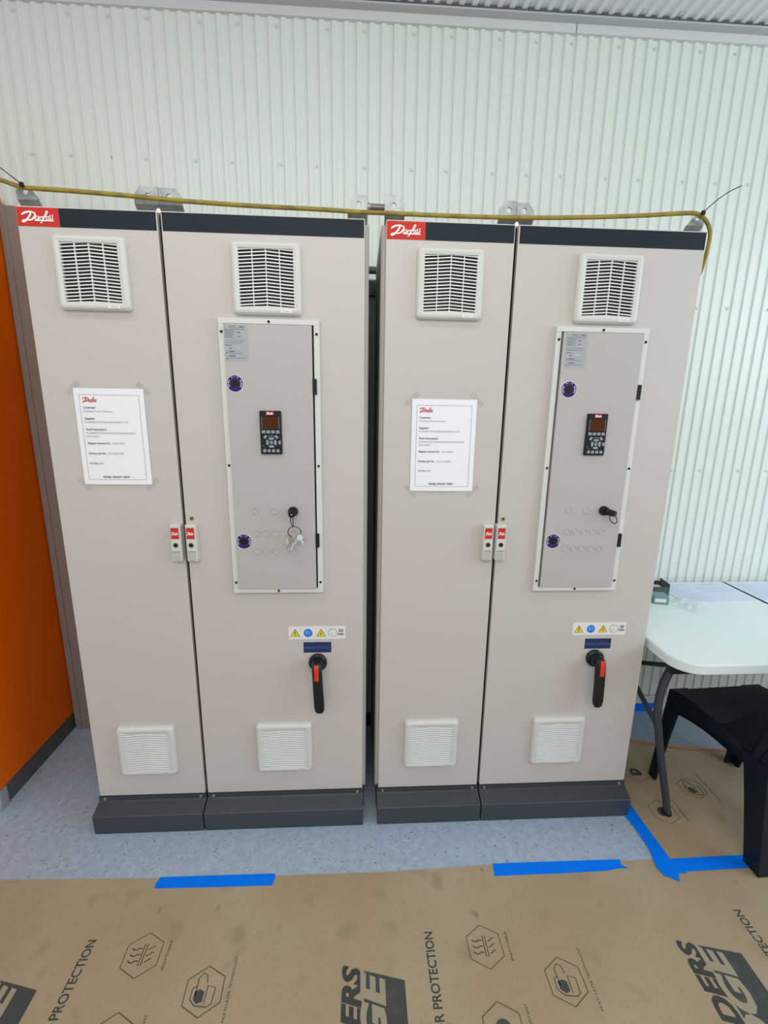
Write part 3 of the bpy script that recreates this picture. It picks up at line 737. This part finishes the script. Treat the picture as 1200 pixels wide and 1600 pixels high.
# ------------------------------------------------------------------ floor protection
def hexagon(mb, cx, cy, r, wd, z, tilt=0):
    P = [(cx + r*math.sin(math.radians(60*i+tilt))*1.0, cy + r*math.cos(math.radians(60*i+tilt))) for i in range(6)]
    for i in range(6):
        mb.stroke([P[i], P[(i+1) % 6]], wd, kraftline, lambda a_, b_: Vector((a_, b_, z)))
def fl(z): return lambda a_, b_: Vector((a_, b_, z))
def icon_waves(mb, cx, cy, z):
    for dx in (-.002, .0055): mb.stroke([(cx+dx, cy-.028), (cx+dx, cy+.028)], .0028, kraftline, fl(z))
    for k in (-1, 0, 1):
        yy = cy+k*.016
        mb.stroke([(v.x, v.y) for v in smooth_path([(cx-.036, yy+.003, 0), (cx-.030, yy-.002, 0), (cx-.022, yy-.003, 0), (cx-.015, yy+.001, 0), (cx-.006, yy, 0)], 4)], .0034, kraftline, fl(z))
        mb.stroke([(v.x, v.y) for v in smooth_path([(cx+.011, yy-.003, 0), (cx+.018, yy-.001, 0), (cx+.024, yy+.004, 0), (cx+.030, yy+.005, 0)], 4)], .0028, kraftline, fl(z))
def icon_roll(mb, cx, cy, z):
    mb.stroke([(cx-.018, cy-.012), (cx-.020, cy+.030), (cx-.010, cy+.042), (cx+.002, cy+.036), (cx+.006, cy+.018)], .0028, kraftline, fl(z))
    mb.stroke([(cx-.020, cy+.012), (cx-.030, cy+.006), (cx-.030, cy-.018), (cx-.014, cy-.032), (cx+.018, cy-.036), (cx+.030, cy-.030), (cx+.032, cy+.006), (cx+.010, cy+.012), (cx+.010, cy-.028)], .0028, kraftline, fl(z))
    mb.poly([Vector((cx+a_, cy+b_, z)) for a_, b_ in ((-.022, 0), (-.022, -.018), (-.010, -.028), (.004, -.024), (.004, -.002), (-.008, .004))], kraftbox)
def icon_drop(mb, cx, cy, z):
    P = [(cx+.025*math.cos(math.radians(t)), cy-.008+.030*math.sin(math.radians(t))) for t in range(-20, 200, 20)]
    mb.poly([Vector((a_, b_, z)) for a_, b_ in P + [(cx-.02, cy-.02), (cx+.02, cy-.02)]], kraftbox)
    mb.poly([Vector((a_, b_, z+.0002)) for a_, b_ in ((cx-.010, cy-.004), (cx+.006, cy-.002), (cx, cy+.012))], kraftlight)
def print_group(mb, x0, yA, z):
    """one repeat of the print; x0 = first hexagon's centre"""
    up = (-1, 0, 0); rd = (0, 1, 0)
    mb.text('FLOOR PROTECTION', (x0-.153, yA-.248, z), rd, up, .036, kraftink, width=.294, bold=.016)
    mb.text('BUILDERS', (x0-.3735, yA-.405, z), rd, up, .072, kraftink, width=.375, bold=.045, shear=.25)
    B = [(x0-.363, yA-.055), (x0-.249, yA-.075), (x0-.249, yA-.405), (x0-.363, yA-.395)]
    B = [(x0-.3635, yA-.046), (x0-.249, yA-.073), (x0-.249, yA-.405), (x0-.3635, yA-.385)]
    mb.poly([Vector((a_, b_, z)) for a_, b_ in B], kraftbox)
    mb.text('EDGE', (x0-.3085, yA-.372, z+.0003), rd, up, .090, kraftlight, width=.325, bold=.045, shear=.25)
    hexagon(mb, x0, yA, .058, .0022, z, -2); icon_waves(mb, x0, yA, z)
    mb.text('BREATHABLE', (x0+.075, yA-.040, z), rd, up, .010, kraftink, width=.075)
    hexagon(mb, x0+.207, yA-.095, .058, .0024, z, -2); icon_roll(mb, x0+.205, yA-.095, z)
    mb.text('MULTI LAYER TECHNOLOGY', (x0+.280, yA-.165, z), rd, up, .010, kraftink, width=.150)
    hexagon(mb, x0, yA-.190, .058, .0024, z, -2); icon_drop(mb, x0, yA-.190, z)
    mb.text('WATER RESISTANT', (x0+.077, yA-.245, z), rd, up, .010, kraftink, width=.105)
mb = MB(); z = .0012
E_ = [(-3.3, -.190), (-.226, -.213), (.10, -.222), (.416, -.233), (1.071, -.240), (1.464, -.228), (1.993, -.234), (2.3, -.238), (3.4, -.25), (5.4, -.27)]
mb.prism([(p[0], p[1]) for p in E_] + [(5.4, -3.8), (-3.3, -3.8)], 'z', .0003, z, kraft)
for x0 in (-.660, .351, 1.362, 2.373, 3.384): print_group(mb, x0, {1.362: -.479, .351: -.457}.get(x0, -.458), z+.0004)
mb.stroke([(.30, -.24), (.30, -.30)], .0004, kraftline, fl(z+.0002))
o = mb.build('floor_protection_paper'); tag(o, 'brown printed floor protection paper covering the floor in front of the cabinets', 'floor paper')
# the sheet under the table, its back edge curled up
mb = MB(); E_ = [(2.064, -.262, .52), (2.25, -.262, .36), (2.447, -.262, .297), (2.7, -.262, .255), (3.2, -.262, .24), (4.4, -.262, .24)]
E_ = [(E_[i][0]+(E_[i+1][0]-E_[i][0])*j/8, -.262, E_[i][2]+(E_[i+1][2]-E_[i][2])*j/8) for i in range(5) for j in range(8)] + [E_[-1]]
V = []; F = []; K = 14
for x, ya, yb in E_:
    for j in range(K+1):
        t = j/K; yy = ya + (yb-ya)*t; d = yb-yy; V.append((x, yy, .0022 + .010*max(0, 1-d/.05)**2))
for i in range(len(E_)-1):
    for j in range(K): a_ = i*(K+1)+j; F.append((a_, a_+K+1, a_+K+2, a_+1))
mb.add(V, F, kraft, True)
for cx, cy, ic in ((2.217, .167, 0), (2.212, -.040, 2), (2.412, .070, 1)):
    hexagon(mb, cx, cy, .056, .0016, .0030, 4)
    if ic == 0: icon_drop(mb, cx, cy, .0031)
    elif ic == 1: icon_roll(mb, cx, cy, .0031)
    else: icon_drop(mb, cx, cy, .0031)
mb.text('WATER RESISTANT', (2.288, -.09, .0030), (0, 1, 0), (-1, 0, 0), .010, kraftink, width=.105)
mb.text('MULTI LAYER TECHNOLOGY', (2.488, .00, .0030), (0, 1, 0), (-1, 0, 0), .010, kraftink, width=.15)
o = mb.build('floor_protection_paper'); tag(o, 'smaller brown paper sheet under the folding table with a curled back edge', 'floor paper')
mb = MB(); path = [(2.12, .45, .008), (2.20, .40, .010), (2.30, .352, .014), (2.38, .324, .016), (2.447, .306, .017), (2.56, .284, .017), (2.70, .266, .017), (2.9, .256, .014), (3.2, .250, .008), (3.8, .26, .006)]
mb.tube(smooth_path(path, 4), .0045, lit_edge, 8)  # added tube, stands in for light on the curled paper edge
tag(mb.build('extension_cord'), 'thin orange tube added for the lit, curled back edge of the paper under the table', 'cord')
def tape(poly, z0, label):
    mb = MB(); mb.prism(poly, 'z', z0, z0+.0009, blue_tape)
    tag(mb.build('tape_strip'), label, 'tape', 'blue masking tape on the floor')
tape([(.304, -.264), (.302, -.250), (.309, -.2265), (.50, -.228), (.696, -.230), (.699, -.245), (.693, -.2700), (.50, -.268)], .0013, 'blue tape strip on the paper edge in front of the left cabinet')
tape([(1.458, -.2255), (1.453, -.270), (1.70, -.270), (1.86, -.268), (1.890, -.262), (1.936, -.262), (1.916, -.249), (1.922, -.229), (1.70, -.227)], .0013, 'blue tape strip on the paper edge in front of the right cabinet')
tape([(2.044, -.055), (2.052, .02), (2.095, .02), (2.0985, -.10), (2.104, -.236), (2.112, -.262), (2.130, -.290), (2.100, -.288), (2.083, -.318), (2.060, -.300), (2.045, -.296), (2.036, -.262), (2.052, -.20), (2.050, -.10)], .0042, 'blue tape strip running from the right plinth corner toward the viewer')
tape([(2.095, -.236), (2.40, -.232), (2.75, -.235), (3.30, -.24), (3.30, -.286), (2.75, -.283), (2.40, -.279), (2.10, -.284)], .0030, 'blue tape strip along the paper edge under the chair leg')
mb = MB(); mb.prism([(2.06, .0), (2.565, .0), (2.572, .046), (2.06, .048)], 'y', .5868, .5878, blue_tape)
tag(mb.build('tape_strip'), 'blue tape strip on the skirting of the wall behind the table', 'tape')

# ------------------------------------------------------------------ folding table
tb = empty('folding_table', (2.88, .21, 0)); tag(tb, 'white plastic folding table against the wall beside the right cabinet', 'table')
tx0, tx1, ty0, ty1 = -.808, .98, -.385, .365
def rr2(x0, x1, y0, y1, r_, z_, n_=8):
    P = []
    for cx, cy, a0 in ((x1-r_, y1-r_, 0), (x0+r_, y1-r_, 90), (x0+r_, y0+r_, 180), (x1-r_, y0+r_, 270)):
        for i in range(n_+1):
            a_ = math.radians(a0 + 90*i/n_); P.append((cx + r_*math.cos(a_), cy + r_*math.sin(a_), z_))
    return P
mb = MB()
mb.loft([rr2(tx0+.004, tx1-.004, ty0+.004, ty1-.004, .086, .700), rr2(tx0, tx1, ty0, ty1, .09, .704), rr2(tx0, tx1, ty0, ty1, .09, .734), rr2(tx0+.002, tx1-.002, ty0+.002, ty1-.002, .088, .7385), rr2(tx0+.007, tx1-.007, ty0+.007, ty1-.007, .083, .740)], tabletop, True, True)
for v in []: pass
mb.build('tabletop', tb)
def tube_leg(pts_, r_=.0170):
    k = MB(); k.tube(smooth_path(pts_, 5), (r_*.75, r_), tleg, 12, flat=(1, 0, 0)); return k
for s_ in (1, -1):
    xo = (lambda q: q) if s_ == 1 else (lambda q: .165 - q)
    lg = tube_leg([(xo(-.700), -.245, .70), (xo(-.735), -.245, .640), (xo(-.757), -.245, .560), (xo(-.762), -.247, .470), (xo(-.748), -.250, .385), (xo(-.715), -.252, .24), (xo(-.672), -.258, .06), (xo(-.662), -.259, .012)]); o = lg.build('leg', tb)
    f = MB(); f.cyl((xo(-.662), -.259, .0035), (0, 0, 1), .018, .016, black, 16, r1=.015); f.build('foot_cap', o)
    lg = tube_leg([(xo(-.700), .245, .70), (xo(-.735), .245, .640), (xo(-.757), .245, .560), (xo(-.762), .245, .470), (xo(-.748), .245, .385), (xo(-.715), .245, .24), (xo(-.672), .250, .06), (xo(-.662), .25, .012)]); o = lg.build('leg', tb)
    f = MB(); f.cyl((xo(-.662), .25, .0035), (0, 0, 1), .018, .016, black, 16, r1=.015); f.build('foot_cap', o)
    k = MB(); k.tube([(xo(-.750), -.247, .395), (xo(-.755), -.10, .47), (xo(-.758), .10, .52), (xo(-.76), .245, .50)], .010, tleg, 10); k.build('brace', tb)
    k = MB(); k.tube([(xo(-.745), -.245, .655), (xo(-.757), .245, .40)], .009, tleg, 10); k.build('cross_bar', tb)
k = MB(); k.box(-.80, .90, -.33, -.315, .672, .700, black); k.box(-.80, .90, .315, .33, .672, .700, black); k.build('side_rail', tb)

# things on the table
def sheet(p, name, label, cat, group, z=.7404, marks=True):
    mb = MB(); V = [Vector((a_, b_, z)) for a_, b_ in p]
    mb.add(V + [v + Vector((0, 0, .002)) for v in V], [(0, 1, 2, 3), (7, 6, 5, 4), (0, 4, 5, 1), (1, 5, 6, 2), (2, 6, 7, 3), (3, 7, 4, 0)], docw)
    def at(u, v): return V[0].lerp(V[1], u).lerp(V[3].lerp(V[2], u), v) + Vector((0, 0, .0025))
    mb.poly([at(.03, .06), at(.97, .06), at(.97, .90), at(.03, .90)][::-1], docp)
    for u0, u1, v in ((.45, .80, .32), (.52, .92, .44), (.62, .80, .12)):
        mb.poly([at(u0, v) + Vector((0, 0, .0003)), at(u0, v+.02) + Vector((0, 0, .0003)), at(u1, v+.02) + Vector((0, 0, .0003)), at(u1, v) + Vector((0, 0, .0003))], docb)
    for k in range(9):
        v = .14 + k*.08
        mb.poly([at(.06, v) + Vector((0, 0, .0003)), at(.06, v+.028) + Vector((0, 0, .0003)), at(.20+.05*(k % 2)+.03*k, v+.028) + Vector((0, 0, .0003)), at(.20+.05*(k % 2)+.03*k, v) + Vector((0, 0, .0003))], mat('document_faint', (.56, .62, .76), .6))
    return tag(mb.build(name), label, cat, group)
sheet([(2.435, .572), (2.815, .572), (2.800, .322), (2.445, .305)], 'document', 'large printed drawing sheet on the table just beside the small boxes', 'document', 'printed documents on the table')
sheet([(2.829, .572), (3.22, .572), (3.20, .315), (2.818, .322)], 'document', 'printed sheet on the table at the right edge of the photo', 'document', 'printed documents on the table')
mb = MB(); mb.box(2.816, 2.8205, .31, .572, .7402, .7445, black)  # black strip along the line between the sheets
M0 = None
tag(mb.build('sheet_dark_strip'), 'thin black strip between the two printed sheets', 'binder bar')
mb = MB(); mb.box(0, .062, -.03, .03, 0, .036, teal, .001); mb.box(.004, .050, -.0308, -.0298, .010, .026, labelw); mb.box(.0612, .0625, -.026, .026, .004, .032, labelw)
o = mb.build('small_box'); o.location = (2.300, .352, .7402); o.rotation_euler = (0, 0, math.radians(-12)); tag(o, 'small teal and white carton on the table beside the right cabinet', 'box')
mb = MB()
for x0_, x1_, y0_, y1_, z0_, z1_ in ((0, .075, -.045, .045, 0, .002), (0, .002, -.045, .045, 0, .045), (.073, .075, -.045, .045, 0, .045), (0, .075, -.045, -.043, 0, .045), (0, .075, .043, .045, 0, .045)): mb.box(x0_, x1_, y0_, y1_, z0_, z1_, mat('dark_carton', (.075, .10, .095), .6))
mb.box(.075, .077, -.045, .045, .0, .060, mat('dark_carton', (.075, .10, .095), .6)); mb.box(.010, .065, -.030, .030, .002, .030, labelw, .002)
o = mb.build('open_carton'); o.location = (2.345, .455, .7402); o.rotation_euler = (0, 0, math.radians(-8)); tag(o, 'open dark carton with white contents on the table behind the small teal box', 'box')
mb = MB(); rnd = random.Random(5); n_ = 9; V = []; F = []
for j in range(n_):
    for i in range(n_):
        e = min(i, n_-1-i, j, n_-1-j)/3
        V.append(((i-4)*.014+rnd.uniform(-.004, .004), (j-4)*.017+rnd.uniform(-.004, .004), .002 + min(1, e)*rnd.uniform(.004, .030)))
for j in range(n_-1):
    for i in range(n_-1): a_ = j*n_+i; F.append((a_, a_+1, a_+n_+1, a_+n_))
mb.add(V, F, clear)
o = mb.build('plastic_bag'); o.location = (2.432, .300, .7404); o.rotation_euler = (0, 0, .5); tag(o, 'crumpled clear plastic bag on the table in front of the drawing sheet', 'plastic bag')

# ------------------------------------------------------------------ resin chair
ch = empty('plastic_chair', (2.545, -.045, 0), math.radians(3)); tag(ch, 'dark moulded plastic chair pushed under the white table', 'chair')
# seat: shallow dish with a deep rim; local x right, y toward the wall
def seat_pt(u, v):
    """u -1..1 across, v 0 (back)..1 (front)"""
    hw = .185 + .02*v; x = u*hw; y = -.205 + .43*v
    z = .425 - .016*(1-u*u)*(1-(2*v-1)**2) - (.012*max(0, v-.85)/.15)
    return (x, y, z)
mb = MB(); N = 14; V = []; F = []
for j in range(N+1):
    for i in range(N+1): V.append(seat_pt(-1+2*i/N, j/N))
top = len(V); V += [(a_, b_, c_-.006) for a_, b_, c_ in V]
for j in range(N):
    for i in range(N):
        a_ = j*(N+1)+i; F.append((a_, a_+1, a_+N+2, a_+N+1)); F.append((top+a_, top+a_+N+1, top+a_+N+2, top+a_+1))
mb.add(V, F, resin, True)
# apron: flares outward, deeper toward the legs
def apron(P, dep, out):
    V = []; F = []; n_ = len(P)
    for k, (p, d, o_) in enumerate(zip(P, dep, out)):
        p = Vector(p); V += [p, p + Vector((o_[0]*.35, o_[1]*.35, -.012)), p + Vector((o_[0], o_[1], -d)), p + Vector((o_[0]*.8, o_[1]*.8, -d)), p + Vector((0, 0, -.008))]
    for k in range(n_-1):
        for j in range(4): F.append((k*5+j, (k+1)*5+j, (k+1)*5+j+1, k*5+j+1))
    mb.add(V, F, resin, True)
S = 12
def arch(t, lo, hi): return lo + (hi-lo)*abs(2*t-1)**1.6
apron([seat_pt(-1, 1-i/S) for i in range(S+1)], [.10-.035*math.sin(math.pi*i/S)-.02*i/S for i in range(S+1)], [(-.026*min(1, (S-i)/4), .0) for i in range(S+1)])
apron([seat_pt(1, i/S) for i in range(S+1)], [.08-.03*math.sin(math.pi*i/S)+.02*i/S for i in range(S+1)], [(.026, .0)]*(S+1))
apron([seat_pt(1-2*i/S, 1) for i in range(S+1)], [arch(i/S, .045, .10) for i in range(S+1)], [(0, .018)]*(S+1))
apron([seat_pt(-1+2*i/S, 0) for i in range(S+1)], [arch(i/S, .045, .10) for i in range(S+1)], [(0, -.018)]*(S+1))
for k in range(5): mb.box(-.05+k*.02, -.042+k*.02, -.02, .05, .4085, .4105, matt_black)
mb.build('seat', ch)
def leg(top, bot, sx, sy, wt, wb):
    """L-section leg: corner outward"""
    k = MB(); th = .010; R_ = []
    for i in range(9):
        t = i/8; c = Vector(top).lerp(Vector(bot), t); w_ = wt + (wb-wt)*t**.6
        P = [(0, 0), (-sx*w_, 0), (-sx*w_, -sy*th), (-sx*th, -sy*th), (-sx*th, -sy*w_), (0, -sy*w_)]
        R_.append([(c.x+a_, c.y+b_, c.z) for a_, b_ in P])
    k.loft(R_, resin, True, True); k.build('leg', ch)
leg((-.212, .235, .41), (-.262, .215, .003), -1, 1, .085, .038)
leg((.212, .235, .41), (.180, .252, .003), 1, 1, .085, .042)
leg((-.205, -.225, .41), (-.192, -.262, .0045), -1, -1, .105, .062)
leg((.205, -.225, .41), (.235, -.262, .003), 1, -1, .105, .062)
# backrest with vertical slots
mb = MB()
def bp(u, z_):
    t = (z_-.40)/.42; hw = .190 + .018*math.sin(math.pi*min(1, t)); 
    return Vector((u*hw, -.165 - .13*t - .035*(1-u*u), z_))
zs = [.40, .44, .47, .50, .60, .70, .755, .79, .81, .82]
us = [-1, -.97, -.86, -.76, -.64, -.56, -.44, -.36, -.24, -.16, -.05, .05, .16, .24, .36, .44, .56, .64, .76, .86, .97, 1]
slots = {3, 5, 7, 9, 11, 13, 15, 17}
for j in range(len(zs)-1):
    for i in range(len(us)-1):
        if i in slots and .47 <= zs[j] < .755: continue
        q = [bp(us[i], zs[j]), bp(us[i+1], zs[j]), bp(us[i+1], zs[j+1]), bp(us[i], zs[j+1])]
        b_ = [v + Vector((0, .008, 0)) for v in q]
        mb.add(q+b_, [(0, 1, 2, 3), (7, 6, 5, 4), (0, 4, 5, 1), (1, 5, 6, 2), (2, 6, 7, 3), (3, 7, 4, 0)], resin)
for s_ in (-1, 1):
    mb.tube([bp(s_, z_) + Vector((0, .004, 0)) for z_ in [.40+.42*i/10 for i in range(11)]], [(.013, .020-.004*i/10) for i in range(11)], resin, 10, flat=(1, 0, 0))
for s_ in (-1, 1):
    web = [(-.01, .425), (-.045, .455), (-.10, .525), (-.165, .625), (-.235, .745), (-.285, .80), (-.272, .70), (-.235, .56), (-.215, .42), (-.21, .40), (-.05, .40)]
    x_ = s_*.190; mb.prism(web, 'x', x_-.006, x_+.006, resin)
mb.tube([bp(-1+2*i/12, .82) + Vector((0, .004, 0)) for i in range(13)], .012, resin, 10)
mb.build('backrest', ch)
